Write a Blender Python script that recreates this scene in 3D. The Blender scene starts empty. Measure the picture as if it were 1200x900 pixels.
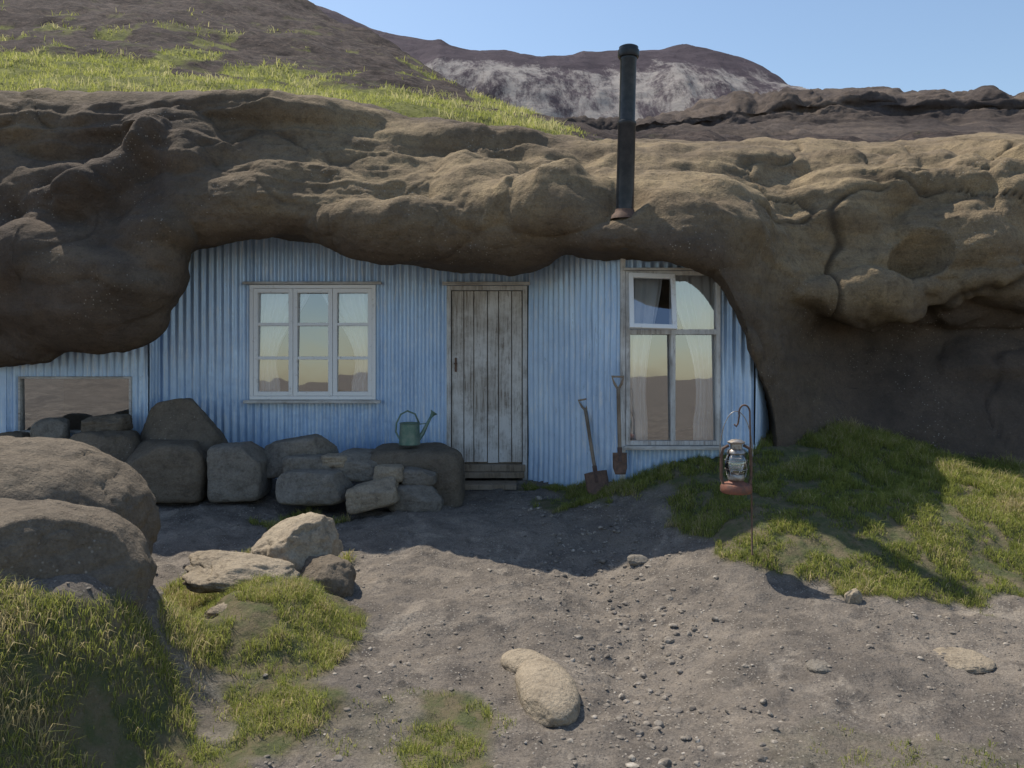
import bpy, bmesh, math, numpy as np
from mathutils import Vector, Matrix
rng=np.random.default_rng(7)
F=906.0; HZ=400.0; CZ=1.6
def P(px,py,d): return np.array([(px-600)/F*d, d, CZ-(py-HZ)/F*d])
sc=bpy.context.scene
col=sc.collection
# ------------------------------------------------------------ noise
def _h(a,b,c,s):
    n=(a*73856093)^(b*19349663)^(c*83492791)^(s*26544357)
    n&=0xffffffff
    n=((n^(n>>13))*1274126177)&0xffffffff
    n=((n^(n>>15))*2246822519)&0xffffffff
    n^=n>>16
    return n/4294967295.0
def vn(p,s=0):
    f=np.floor(p); i=f.astype(np.int64); t=p-f; t=t*t*t*(t*(t*6-15)+10)
    x,y,z=i[...,0],i[...,1],i[...,2]; u,v,w=t[...,0],t[...,1],t[...,2]
    r=0
    for dx in (0,1):
        for dy in (0,1):
            for dz in (0,1):
                r=r+_h(x+dx,y+dy,z+dz,s)*(u if dx else 1-u)*(v if dy else 1-v)*(w if dz else 1-w)
    return r*2-1
def fbm(p,o=4,s=0,g=0.5):
    a=1.0;r=0;n=0
    for k in range(o):
        r=r+a*vn(p*(2.03**k)+k*17.3,s+k); n+=a; a*=g
    return r/n
def billow(p,o=2,s=0): 
    return np.sqrt((vn(p,s)+0.35*vn(p*2.1+5,s+3))**2+.012)*1.2
# ------------------------------------------------------------ mesh helpers
def mkmesh(name,V,Fc,mat=None,smooth=True,parent=None,attrs=None):
    V=np.asarray(V,dtype=np.float32); Fc=np.asarray(Fc,dtype=np.int32)
    me=bpy.data.meshes.new(name); k=Fc.shape[1]
    me.vertices.add(len(V)); me.vertices.foreach_set('co',V.ravel())
    me.loops.add(Fc.size); me.loops.foreach_set('vertex_index',Fc.ravel())
    me.polygons.add(len(Fc)); me.polygons.foreach_set('loop_start',np.arange(0,Fc.size,k,dtype=np.int32))
    me.polygons.foreach_set('use_smooth',np.full(len(Fc),smooth))
    me.update(calc_edges=True)
    if attrs:
        for n,a in attrs.items():
            at=me.attributes.new(n,'FLOAT','POINT'); at.data.foreach_set('value',np.asarray(a,dtype=np.float32).ravel())
    ob=bpy.data.objects.new(name,me); col.objects.link(ob)
    if mat: me.materials.append(mat)
    if parent: ob.parent=parent
    return ob
def gridfaces(nr,nc):
    i=np.arange(nr*nc).reshape(nr,nc)
    return np.stack([i[:-1,:-1],i[:-1,1:],i[1:,1:],i[1:,:-1]],-1).reshape(-1,4)
def empty(name,loc=(0,0,0)):
    e=bpy.data.objects.new(name,None); e.location=loc; e.empty_display_size=.1; col.objects.link(e); return e
class Geo:
    def __init__(s): s.v=[];s.f=[]
    def box(s,x0,x1,y0,y1,z0,z1,M=None):
        b=len(s.v)
        for z in (z0,z1):
            for (x,y) in ((x0,y0),(x1,y0),(x1,y1),(x0,y1)):
                q=Vector((x,y,z)); 
                if M is not None: q=M@q
                s.v.append(tuple(q))
        for f in ((0,3,2,1),(4,5,6,7),(0,1,5,4),(1,2,6,5),(2,3,7,6),(3,0,4,7)): s.f.append(tuple(b+i for i in f))
    def make(s,name,mat,parent=None,bevel=0.003):
        me=bpy.data.meshes.new(name); me.from_pydata(s.v,[],s.f); me.update()
        ob=bpy.data.objects.new(name,me); col.objects.link(ob); me.materials.append(mat)
        if bevel:
            m=ob.modifiers.new('b','BEVEL'); m.width=bevel; m.segments=2; m.limit_method='ANGLE'
        if parent: ob.parent=parent
        return ob
def lathe(name,prof,mat,parent=None,segs=32,loc=(0,0,0),sx=1,sy=1):
    prof=np.array(prof); n=len(prof); a=np.linspace(0,2*math.pi,segs+1)[:-1]
    V=np.stack([prof[:,0][:,None]*np.cos(a)*sx+loc[0],prof[:,0][:,None]*np.sin(a)*sy+loc[1],np.repeat(prof[:,1][:,None],segs,1)+loc[2]],-1).reshape(-1,3)
    f=[]
    for i in range(n-1):
        for j in range(segs):
            k=(j+1)%segs; f.append((i*segs+j,i*segs+k,(i+1)*segs+k,(i+1)*segs+j))
    ob=mkmesh(name,V,f,mat,True,parent)
    ob.data.set_sharp_from_angle(angle=math.radians(38)); return ob
def tube(name,pts,r,mat,parent=None,segs=10,closed=False):
    pts=np.array(pts,float); n=len(pts); r=np.broadcast_to(np.array(r,float),(n,))
    V=[];up=np.array([0,0,1.0]);prev=None
    for i in range(n):
        t=pts[min(i+1,n-1)]-pts[max(i-1,0)]; t/=np.linalg.norm(t)+1e-9
        if prev is None:
            a=np.cross(t,up); 
            if np.linalg.norm(a)<.1: a=np.cross(t,[1,0,0])
        else: a=prev-t*np.dot(prev,t)
        a/=np.linalg.norm(a); prev=a; b=np.cross(t,a)
        for k in range(segs):
            an=2*math.pi*k/segs; V.append(pts[i]+r[i]*(a*math.cos(an)+b*math.sin(an)))
    f=[]
    for i in range(n-1):
        for j in range(segs):
            k=(j+1)%segs; f.append((i*segs+j,i*segs+k,(i+1)*segs+k,(i+1)*segs+j))
    for base in (0,(n-1)*segs):
        c=len(V); V.append(pts[0] if base==0 else pts[-1])
        for j in range(segs): f.append((base+j,base+(j+1)%segs,c))
    me=bpy.data.meshes.new(name); me.from_pydata([tuple(v) for v in V],[],f); me.update()
    me.polygons.foreach_set('use_smooth',[True]*len(me.polygons))
    ob=bpy.data.objects.new(name,me); col.objects.link(ob); me.materials.append(mat)
    if parent: ob.parent=parent
    return ob
# ------------------------------------------------------------ materials
class Mt:
    def __init__(s,name,rough=.9,metal=0,spec=.3):
        s.m=bpy.data.materials.new(name); s.m.use_nodes=True; s.nt=s.m.node_tree; s.b=s.nt.nodes['Principled BSDF']
        s.b.inputs['Roughness'].default_value=rough; s.b.inputs['Metallic'].default_value=metal
        s.b.inputs['Specular IOR Level'].default_value=spec
        s.tc=s.nt.nodes.new('ShaderNodeTexCoord').outputs['Object']
    def n(s,t): return s.nt.nodes.new(t)
    def l(s,a,b): s.nt.links.new(a,b)
    def map(s,scale,rot=(0,0,0)):
        m=s.n('ShaderNodeMapping'); m.inputs['Scale'].default_value=scale; m.inputs['Rotation'].default_value=rot; s.l(s.tc,m.inputs['Vector']); return m.outputs[0]
    def noise(s,scale,detail=4,rough=.55,vec=None,dist=0):
        m=s.n('ShaderNodeTexNoise'); m.inputs['Scale'].default_value=scale; m.inputs['Detail'].default_value=detail; m.inputs['Roughness'].default_value=rough; m.inputs['Distortion'].default_value=dist
        s.l(vec or s.tc,m.inputs['Vector']); return m.outputs['Fac']
    def vor(s,scale,vec=None,feat='F1'):
        m=s.n('ShaderNodeTexVoronoi'); m.feature=feat; m.inputs['Scale'].default_value=scale; s.l(vec or s.tc,m.inputs['Vector']); return m
    def ramp(s,f,stops):
        r=s.n('ShaderNodeValToRGB'); e=r.color_ramp.elements
        while len(e)<len(stops): e.new(.5)
        for i,(p,c) in enumerate(stops):
            e[i].position=p; e[i].color=(c,c,c,1) if not hasattr(c,'__len__') else (*c,1)
        s.l(f,r.inputs[0]); return r.outputs[0]
    def mix(s,f,a,b,mode='MIX'):
        m=s.n('ShaderNodeMix'); m.data_type='RGBA'; m.blend_type=mode
        for v,i in ((f,0),(a,6),(b,7)):
            if hasattr(v,'links'): s.l(v,m.inputs[i])
            elif i==0: m.inputs[0].default_value=v
            else: m.inputs[i].default_value=(*v,1)
        return m.outputs[2]
    def math(s,op,a,b):
        m=s.n('ShaderNodeMath'); m.operation=op
        for v,i in ((a,0),(b,1)):
            if hasattr(v,'links'): s.l(v,m.inputs[i])
            else: m.inputs[i].default_value=v
        return m.outputs[0]
    def attr(s,name):
        a=s.n('ShaderNodeAttribute'); a.attribute_name=name; return a.outputs['Fac']
    def col(s,c):
        if hasattr(c,'links'): s.l(c,s.b.inputs['Base Color'])
        else: s.b.inputs['Base Color'].default_value=(*c,1)
    def bump(s,h,strength=.5,dist=.02,prev=None):
        b=s.n('ShaderNodeBump'); b.inputs['Strength'].default_value=strength; b.inputs['Distance'].default_value=dist; s.l(h,b.inputs['Height'])
        if prev: s.l(prev,b.inputs['Normal'])
        s.l(b.outputs[0],s.b.inputs['Normal']); return b.outputs[0]

def rock_mat(name,c1,c2,c3,strata=True,specks=True):
    m=Mt(name,.92,0,.15)
    a=m.noise(.8,6,.6,dist=.6); c=m.mix(m.ramp(a,[(.35,0),(.65,1)]),c1,c2)
    b=m.noise(5,8,.65); c=m.mix(m.ramp(b,[(.42,0),(.78,.6)]),c,c3)
    if strata:
        st=m.noise(1.0,5,.6,vec=m.map((.5,.5,7))); c=m.mix(m.ramp(st,[(.45,.0),(.65,.5)]),c,c3)
        st2=m.noise(1.0,5,.65,vec=m.map((1.6,1.6,17),(0.05,.03,0)))
        dk=m.attr('dark'); c=m.mix(dk,c,m.mix(m.ramp(m.noise(2.3,7,.65),[(.35,0),(.65,1)]),(.15,.112,.086),(.085,.066,.055)))  # dark attribute: shade painted into the rock colour, plus dark brown crest beds
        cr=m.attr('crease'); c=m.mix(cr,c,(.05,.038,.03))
    d=m.noise(60,6,.75); c=m.mix(m.ramp(d,[(.3,.4),(.6,0)]),c,(.04,.033,.027))
    d=m.noise(14,8,.75); c=m.mix(m.ramp(d,[(.36,.45),(.5,0)]),c,(.07,.056,.044))
    if specks:
        v=m.vor(26); msk=m.ramp(v.outputs['Distance'],[(.08,1),(.18,0)])
        vv=m.noise(1.6,3,.5); msk=m.math('MULTIPLY',msk,m.ramp(vv,[(.48,0),(.63,.8)]))
        c=m.mix(msk,c,(.42,.37,.31))
    m.col(c)
    n=m.bump(m.noise(4,8,.7),.65,.10)
    if strata: n=m.bump(st2,.25,.04,n)
    n=m.bump(m.noise(30,6,.7),.65,.02,n)
    n=m.bump(m.vor(70).outputs['Distance'],.25,.01,n)
    return m.m
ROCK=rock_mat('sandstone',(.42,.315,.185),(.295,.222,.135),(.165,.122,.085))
BOULD=rock_mat('boulder_stone',(.26,.21,.155),(.18,.147,.113),(.115,.095,.075),False,True)
BOULDL=rock_mat('pale_stone',(.50,.41,.30),(.39,.32,.235),(.24,.195,.15),False,False)
BOULDG=rock_mat('grey_stone',(.35,.315,.265),(.25,.22,.185),(.16,.14,.115),False,False)

def metal_paint(name,base,dark,light,rust=.4):
    m=Mt(name,.38,.25,.5)
    g=m.noise(1,5,.6,vec=m.map((9,9,.7))); c=m.mix(m.ramp(g,[(.35,0),(.65,1)]),base,light)
    g2=m.noise(1.3,5,.65); c=m.mix(m.ramp(g2,[(.42,0),(.72,.6)]),c,dark)
    g3=m.noise(1,7,.75,vec=m.map((34,34,4))); c=m.mix(m.ramp(g3,[(.52,0),(.67,.85)]),c,(.76,.80,.84))
    g5=m.noise(1,6,.7,vec=m.map((26,26,1.2))); c=m.mix(m.ramp(g5,[(.56,0),(.70,.55)]),c,(.20,.29,.42))
    g4=m.noise(3.5,7,.75); c=m.mix(m.ramp(g4,[(.62,0),(.74,rust)]),c,(.26,.19,.14))
    m.col(c); m.l(m.ramp(g3,[(.3,.22),(.7,.5)]),m.b.inputs['Roughness'])
    m.bump(m.noise(7,4,.6),.35,.02); return m.m
IRON=metal_paint('blue_corrugated_iron',(.44,.60,.82),(.28,.43,.66),(.57,.73,.92))
def wood(name,base,dark,pale,v=True):
    m=Mt(name,.8,0,.2)
    sc_=(45,45,2.2) if v else (2.2,45,45)
    g=m.noise(1,7,.7,vec=m.map(sc_)); c=m.mix(m.ramp(g,[(.34,0),(.54,1)]),dark,base)
    g2=m.noise(2.5,6,.7); c=m.mix(m.ramp(g2,[(.42,0),(.6,.85)]),c,pale)
    g3=m.noise(1,5,.8,vec=m.map((90,90,9) if v else (9,90,90))); c=m.mix(m.ramp(g3,[(.56,0),(.66,.8)]),c,dark)
    m.col(c); m.bump(g,.5,.006); return m.m
DOORW=wood('weathered_door_wood',(.56,.52,.47),(.19,.145,.11),(.76,.74,.71))
TRIM=wood('weathered_trim',(.55,.53,.50),(.24,.20,.17),(.72,.71,.69))
TRIMH=wood('weathered_trim_h',(.50,.48,.45),(.22,.18,.15),(.66,.65,.63),False)
DARKW=wood('dark_wood',(.26,.20,.14),(.10,.075,.055),(.34,.28,.22))
m=Mt('white_window_paint',.5,0,.4); g=m.noise(12,7,.75); m.col(m.mix(m.ramp(g,[(.58,0),(.72,.8)]),(.88,.88,.87),(.42,.38,.33))); m.bump(g,.2,.004); WHITE=m.m
def simple(name,c,rough=.6,metal=0,c2=None,scale=14,bump=.2):
    m=Mt(name,rough,metal,.4)
    if c2: 
        g=m.noise(scale,6,.7); m.col(m.mix(m.ramp(g,[(.42,0),(.62,1)]),c,c2)); m.bump(g,bump,.004)
    else: m.col(c)
    return m.m
BLACK=simple('black_flue_enamel',(.02,.024,.03),.32,.3,(.045,.045,.05),8)
RUST=simple('rusty_steel',(.17,.10,.07),.75,.2,(.10,.065,.05),30)
STEEL=simple('worn_steel',(.38,.37,.36),.45,.7,(.22,.17,.13),25)
CANG=simple('green_can_enamel',(.11,.19,.15),.45,.3,(.20,.25,.20),18)
HANDW=wood('shovel_handle_wood',(.27,.20,.14),(.13,.09,.06),(.34,.27,.20))
INT=simple('interior_dark',(.05,.042,.038),.9)
m=Mt('curtain_cloth',.9,0,.1); m.col((.86,.88,.90)); 
tr=m.n('ShaderNodeBsdfTranslucent'); tr.inputs[0].default_value=(.75,.78,.8,1); mx=m.n('ShaderNodeMixShader'); mx.inputs[0].default_value=.12
m.l(m.b.outputs[0],mx.inputs[1]); m.l(tr.outputs[0],mx.inputs[2]); m.l(mx.outputs[0],m.nt.nodes['Material Output'].inputs[0]); CURT=m.m
def glassmat(name,base):
    m=Mt(name); nt=m.nt
    g=m.n('ShaderNodeBsdfGlossy'); g.inputs['Roughness'].default_value=.015; g.inputs['Color'].default_value=(.95,.97,1,1)
    t=m.n('ShaderNodeBsdfTransparent'); t.inputs[0].default_value=(.97,.98,.98,1)
    fr=m.n('ShaderNodeFresnel'); fr.inputs['IOR'].default_value=1.5
    ad=m.math('ADD',fr.outputs[0],base); mx=m.n('ShaderNodeMixShader')
    m.l(ad,mx.inputs[0]); m.l(t.outputs[0],mx.inputs[1]); m.l(g.outputs[0],mx.inputs[2])
    bp=m.n('ShaderNodeBump'); bp.inputs['Strength'].default_value=.05; bp.inputs['Distance'].default_value=.02; m.l(m.noise(3,2,.5),bp.inputs['Height']); m.l(bp.outputs[0],g.inputs['Normal'])
    m.l(mx.outputs[0],nt.nodes['Material Output'].inputs[0]); return m.m
GLASS=glassmat('window_glass',.30)
LGLASS=glassmat('lantern_glass',.12)

def leafmat(name,g1,g2,straw):
    m=Mt(name,.7,0,.2)
    v=m.attr('gv'); c=m.ramp(v,[(0,g1),(.5,g2),(.78,g2),(.9,straw),(1,straw)])
    m.col(c); t=m.n('ShaderNodeBsdfTranslucent'); m.l(c,t.inputs[0]); mx=m.n('ShaderNodeMixShader'); mx.inputs[0].default_value=.5
    m.l(m.b.outputs[0],mx.inputs[1]); m.l(t.outputs[0],mx.inputs[2]); m.l(mx.outputs[0],m.nt.nodes['Material Output'].inputs[0]); return m.m
GRASS=leafmat('grass_blades',(.13,.165,.045),(.32,.34,.085),(.54,.45,.25))
HGRASS=leafmat('hill_grass',(.22,.24,.06),(.40,.41,.11),(.56,.51,.25))

# ------------------------------------------------------------ vegetation footprints
def inpoly(x,y,poly):
    r=np.zeros(x.shape,bool); n=len(poly)
    for i in range(n):
        x1,y1=poly[i]; x2,y2=poly[(i+1)%n]
        c=((y1>y)!=(y2>y)); 
        with np.errstate(divide='ignore',invalid='ignore'):
            xi=(x2-x1)*(y-y1)/(y2-y1+1e-12)+x1
        r^=c&(x<xi)
    return r
G_dense=[[(780,592),(830,570),(890,500),(900,470),(1010,470),(1100,500),(1210,540),(1400,580),(1400,760),(1200,712),(1100,702),(1000,690),(880,662),(800,630)],
 [(705,545),(850,522),(890,560),(800,580),(715,575)],
 [(-300,690),(120,690),(175,690),(205,760),(225,850),(290,900),(250,1100),(-300,1100)],
 [(205,695),(250,660),(330,650),(400,660),(425,720),(415,775),(350,795),(250,790),(212,755)],
 [(275,800),(400,792),(390,850),(330,890),(265,885)],
 [(490,815),(550,812),(590,870),(590,960),(450,960),(480,870)],
 [(305,600),(372,600),(385,622),(310,625)],
 [(585,565),(640,577),(725,570),(700,590),(625,583)]]
G_sparse=[[(880,845),(980,855),(1200,870),(1250,960),(950,960)],[(400,820),(480,800),(600,830),(620,960),(400,960)],[(730,560),(900,570),(900,640),(760,620)],[(210,780),(300,770),(420,800),(400,900),(300,900),(240,860)]]
# ------------------------------------------------------------ ground
ctrl=np.array([(0,7.8,.25),(-2.5,7.3,.2),(-4.2,7.5,.3),(-6,7.5,.35),(.4,7.1,.22),(1.25,6.5,.5),(2.0,6.6,.62),(3.2,7.2,.75),(4.5,7.0,.42),(6,7,.4),
 (1.0,5.7,.16),(.9,5.2,.08),(1.65,5.3,.38),(2.6,5.3,.42),(2.6,5.9,.5),(1.7,5.9,.44),(1.65,4.75,.17),(2.6,4.75,.13),(3.5,5.3,.28),(3.6,4.8,.07),(2.9,4.4,.03),(0,5,.06),(-1,5,.06),(0,6.3,.14),(-1.5,6.3,.12),(-3,6.3,.15),(0,3,0),(1.5,3,0),(3,3,0),(-2,5.2,.1),(-3.5,5.5,.15),(-.5,2,0),(1,1,0),(-2,1,0.1),(3,1,0),(5,4,.05),(-5,4,.1),(8,5,.1),(-8,6,.2),(0,9,.3),(3,9,.6),(-4,9,.3)],float)
def kern(a,b): return np.sqrt(((a[:,None,:2]-b[None,:,:2])**2).sum(-1)+.16)
W=np.linalg.solve(kern(ctrl,ctrl)+np.eye(len(ctrl))*1e-4,ctrl[:,2]-.1)
def sst(a,b,x): t=np.clip((x-a)/(b-a),0,1); return t*t*(3-2*t)
def gz(x,y,detail=True):
    x=np.asarray(x,float).ravel(); y=np.asarray(y,float).ravel()
    z=np.zeros_like(x)
    near=(np.abs(x)<14)&(y>-6)&(y<14)
    q=np.stack([x[near],y[near]],-1); zz=np.zeros(len(q))
    for i in range(0,len(q),60000): zz[i:i+60000]=kern(q[i:i+60000],ctrl)@W+.1
    z[near]=zz
    m=sst(14,7,np.abs(x))*sst(-5,0,y)*sst(13,9.5,y); z=z*m
    def g(cx,cy,sx,sy,h,p=1): return h*np.exp(-(((x-cx)/sx)**2+((y-cy)/sy)**2)**p/2)
    z+=g(-2.15,3.05,.66,.74,.70,2.8)+g(-1.28,4.05,.30,.45,.22,1.8)+g(-.85,3.4,.2,.25,.10)+g(-.15,2.85,.16,.2,.05)
    z-=g(.55,4.6,.16,1.0,.06)+g(.75,3.3,.2,.8,.06)
    p=np.stack([x,y,np.zeros_like(x)],-1)
    nz=fbm(p*1.3,3,5)*.07
    if detail: nz=nz+fbm(p*6,4,9)*.034+np.maximum(fbm(p*20,2,12)-.1,0)*.026
    z+=nz*sst(30,8,np.abs(x))
    far=sst(-60,-400,y)
    z+=far*(4+9*fbm(p*.008,4,31))
    return z
def axis(lo,hi,st,a,b,gr=1.12):
    c=list(np.arange(lo,hi,st)); s=st; v=c[-1]
    while v<b: s*=gr; v+=s; c.append(v)
    s=st; v=c[0]; pre=[]
    while v>a: s*=gr; v-=s; pre.append(v)
    return np.array(pre[::-1]+c)
def masks(x,y,z,jit=10):
    d=np.maximum(y,.3); px=600+x/d*F; py=HZ+(CZ-z)/d*F
    p=np.stack([x*3,y*3,np.zeros_like(x)],-1)
    px=px+fbm(p,4,41)*jit*4; py=py+fbm(p,4,47)*jit*2.4
    de=np.zeros(x.shape,bool); sp=np.zeros(x.shape,bool)
    for q in G_dense: de|=inpoly(px,py,q)
    for q in G_sparse: sp|=inpoly(px,py,q)
    ok=(y>1.0)&(y<9); return de&ok,sp&ok,px,py
gx=axis(-5,5.6,.021,-600,600); gy=axis(1.9,7.9,.021,-500,1200)
X,Y=np.meshgrid(gx,gy); x=X.ravel();y=Y.ravel(); z=gz(x,y)
de,sp,_,_=masks(x,y,z)
gm=de*1.0+sp*.25*(~de)
gm2=gm.reshape(X.shape).copy()
for _ in range(3): gm2[1:-1,1:-1]=(gm2[1:-1,1:-1]*2+gm2[:-2,1:-1]+gm2[2:,1:-1]+gm2[1:-1,:-2]+gm2[1:-1,2:])/6
m=Mt('ground_soil',.95,0,.1)
c=m.mix(m.ramp(m.noise(.9,6,.65,dist=.5),[(.35,0),(.65,1)]),(.30,.255,.21),(.18,.155,.133))
c=m.mix(m.ramp(m.noise(5,8,.72),[(.45,0),(.66,.85)]),c,(.115,.10,.088))
c=m.mix(m.ramp(m.noise(2.2,8,.7,dist=1.0),[(.53,0),(.66,.65)]),c,(.42,.36,.295))
c=m.mix(m.ramp(m.noise(90,5,.8),[(.35,.6),(.55,0)]),c,(.06,.052,.046))
v=m.vor(48); c=m.mix(m.math('MULTIPLY',m.ramp(v.outputs['Distance'],[(.15,1),(.25,0)]),m.ramp(m.noise(5,4,.6),[(.46,0),(.58,.8)])),c,(.42,.375,.32))
gr_=m.mix(m.ramp(m.noise(9,5,.6),[(.4,0),(.6,1)]),(.09,.105,.04),(.17,.14,.08))
c=m.mix(m.ramp(m.attr('grassy'),[(.1,0),(.9,.85)]),c,gr_); m.col(c)
n=m.bump(m.noise(12,7,.7),.75,.035); n=m.bump(m.noise(70,6,.75),.8,.012,n); n=m.bump(v.outputs['Distance'],.4,-.008,n)
mkmesh('ground',np.stack([x,y,z],-1),gridfaces(len(gy),len(gx)),m.m,attrs={'grassy':gm2.ravel()})

# ------------------------------------------------------------ fan style terrain meshes
def crom(ts,K):
    n=K.shape[0]; i=np.clip(np.floor(ts).astype(int),0,n-2); f=(ts-i)[:,None,None]
    p0=K[np.clip(i-1,0,n-1)];p1=K[i];p2=K[i+1];p3=K[np.clip(i+2,0,n-1)]
    m1=(p2-p0)*.4; m2=(p3-p1)*.4
    return (2*f**3-3*f**2+1)*p1+(f**3-2*f**2+f)*m1+(-2*f**3+3*f**2)*p2+(f**3-f**2)*m2
def fan(keys,pxs,rows_per,sig):
    kp=sorted(keys); arr=np.array([keys[k] for k in kp],float)
    nr=arr.shape[1]; K=np.zeros((nr,len(pxs),2))
    w=max(1,int(3*sig)); ker=np.exp(-np.arange(-w,w+1)**2/(2*sig**2)) ; ker/=ker.sum()
    for r in range(nr):
        for c_ in range(2):
            v=np.interp(pxs,kp,arr[:,r,c_]); v=np.convolve(np.pad(v,w,mode='edge'),ker,'valid'); K[r,:,c_]=v
    ts=np.concatenate([i+np.linspace(0,1,n_+1)[:-1] for i,n_ in enumerate(rows_per)]+[[nr-1.0]])
    Q=crom(ts,K); py=Q[...,0]; d=Q[...,1]; px=np.broadcast_to(pxs,py.shape)
    V=np.stack([(px-600)/F*d,d,CZ-(py-HZ)/F*d],-1); return V,px,py,ts
def normals(V):
    du=np.gradient(V,axis=1); dv=np.gradient(V,axis=0); n=np.cross(du,dv); return n/(np.linalg.norm(n,axis=-1,keepdims=True)+1e-9)
# rock
cav={-700:[(440,7.3),(400,7.05),(320,7.0),(240,7.15),(165,7.4),(112,7.8)],
0:[(432,7.3),(402,7.0),(320,6.9),(240,7.05),(165,7.35),(112,7.75)],
60:[(426,7.2),(398,6.95),(315,6.9),(240,7.05),(165,7.35),(112,7.75)],
95:[(402,7.1),(380,6.85),(310,6.8),(235,7.0),(165,7.35),(112,7.75)],
178:[(386,7.0),(364,6.85),(300,6.8),(225,7.0),(162,7.35),(112,7.75)],
203:[(346,7.1),(325,6.9),(280,6.85),(215,7.0),(160,7.35),(112,7.75)],
224:[(290,7.2),(272,6.95),(246,6.9),(200,7.0),(155,7.35),(113,7.8)],
300:[(277,7.2),(262,6.95),(238,6.9),(195,7.0),(158,7.35),(118,7.9)],
380:[(279,7.1),(263,6.9),(238,6.85),(198,7.0),(160,7.4),(122,8.0)],
430:[(298,7.0),(280,6.75),(248,6.7),(205,6.95),(165,7.45),(128,8.2)],
520:[(313,7.0),(293,6.7),(258,6.7),(215,7.0),(178,7.6),(140,8.7)],
600:[(317,7.0),(296,6.65),(262,6.6),(218,7.05),(180,7.9),(152,9.3)],
640:[(306,6.85),(284,6.5),(256,6.5),(222,7.0),(187,7.9),(159,9.3)],
658:[(289,6.65),(272,6.4),(250,6.45),(222,7.0),(187,7.9),(160,9.3)],
700:[(296,6.45),(280,6.2),(254,6.35),(225,6.95),(190,7.9),(165,9.4)],
790:[(300,6.35),(283,6.12),(257,6.3),(228,6.9),(192,7.9),(167,9.4)],
842:[(326,6.4),(303,6.17),(266,6.45),(232,7.0),(195,7.9),(169,9.4)],
870:[(378,6.5),(345,6.35),(285,6.6),(235,7.1),(195,7.9),(169,9.4)],
886:[(440,6.55),(390,6.42),(300,6.75),(238,7.2),(195,7.9),(169,9.4)]}
keys={}
for k,v in cav.items():
    L,dL=v[0]; lz=CZ-(L-HZ)/F*dL
    a=(HZ-(lz+.35-CZ)/9.2*F,9.2); b=(HZ-(lz+.10-CZ)/8.1*F,8.1)
    keys[k]=[a,b]+v+[(v[-1][0]+26,max(v[-1][1]+2.5,11))]
keys[903]=[(620,6.4),(520,6.6),(460,6.7),(395,6.72),(325,6.95),(245,7.3),(198,8.0),(169,9.4),(190,12.5)]
keys[955]=[(620,6.7),(510,7.0),(450,7.3),(392,7.5),(335,7.2),(250,7.5),(200,8.1),(169,9.4),(190,12.5)]
keys[1010]=[(620,7.0),(500,7.35),(445,7.7),(388,7.9),(335,7.3),(250,7.6),(200,8.2),(167,9.4),(188,12.5)]
keys[1100]=[(640,6.9),(530,7.2),(450,7.6),(388,7.9),(330,7.3),(250,7.7),(198,8.4),(167,9.5),(188,12.5)]
keys[1200]=[(660,6.7),(550,7.1),(455,7.5),(388,7.75),(315,7.3),(245,7.7),(195,8.4),(168,9.5),(188,12.5)]
keys[1800]=[(660,6.7),(550,7.1),(455,7.4),(388,7.5),(315,7.3),(245,7.7),(195,8.4),(168,9.5),(188,12.5)]
pxs=np.arange(-600,1700,2.2)
V,px,py,ts=fan(keys,pxs,[8,10,14,26,32,32,36,16],2.8)
N=normals(V)
T=ts[:,None]
wr=np.stack([vn(V*.7,81),vn(V*.7,82),vn(V*.7,83)],-1)*.45+np.stack([vn(V*2.3,84),vn(V*2.3,85),vn(V*2.3,86)],-1)*.12
amp=np.interp(ts,[0,1,2,3,4,6,7,8],[.2,.3,.3,.6,1,1,.45,.6])[:,None]
D=(billow((V+wr)*np.array([.5,.6,1.1]),2,3)-.38)*.28*amp
D+=(billow((V+wr)*np.array([1.3,1.3,2.1]),2,13)-.38)*.095*amp
pm=np.clip(fbm(V*.9,2,31)*2+.4,0,1)
D-=(billow((V+wr)*np.array([2.6,2.6,4.2]),2,17)-.38)*.055*amp*pm
D+=fbm(V*np.array([2.4,2.4,4.4]),5,29,.55)*.06*amp+fbm(V*10,3,23)*.012
right=np.clip((px-860)/110,0,1)
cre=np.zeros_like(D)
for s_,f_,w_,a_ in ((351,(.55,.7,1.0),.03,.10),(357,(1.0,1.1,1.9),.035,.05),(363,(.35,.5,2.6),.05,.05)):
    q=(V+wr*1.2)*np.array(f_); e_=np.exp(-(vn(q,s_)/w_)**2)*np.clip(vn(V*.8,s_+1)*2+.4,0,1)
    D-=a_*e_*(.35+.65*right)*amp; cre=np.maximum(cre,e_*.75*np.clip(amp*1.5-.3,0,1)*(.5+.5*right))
strw=np.clip(fbm(V*.6,2,77)*1.6+.45,0,1)*np.interp(ts,[0,4,5,5.6,7,8],[.1,.2,.6,1.2,1.3,1])[:,None]
zz_=V[...,2]*6.0+V[...,0]*.25+fbm(V*.9,3,66)*1.2
fz=zz_-np.floor(zz_); D+=(np.clip(fz*1.25,0,1)-np.clip((fz-.8)*5,0,1))*.07*strw*(.6+.4*vn(V*1.3,71))
bumps=[(555,222,55,46,.19,0),(650,243,70,34,.19,0),(205,165,60,40,.24,0),(140,205,80,22,.22,-35),(80,240,60,20,.15,-12),
(95,335,120,92,.18,0),(180,300,48,70,.12,0),(455,268,98,42,.18,0),(335,235,110,46,.06,0),(830,285,95,30,.06,0),
(1010,346,72,34,.28,0),(1000,225,72,46,.18,0),(1105,215,75,32,.2,5),(1130,280,80,34,.22,10),(1195,235,50,45,.2,0),(1185,335,60,30,.16,0),
(1078,303,36,22,-.3,0),(30,290,60,50,.10,0),(1160,430,60,40,.12,0),(1090,352,50,26,.12,0),(330,128,150,14,.14,3),(600,172,100,11,.1,5)]
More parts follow.
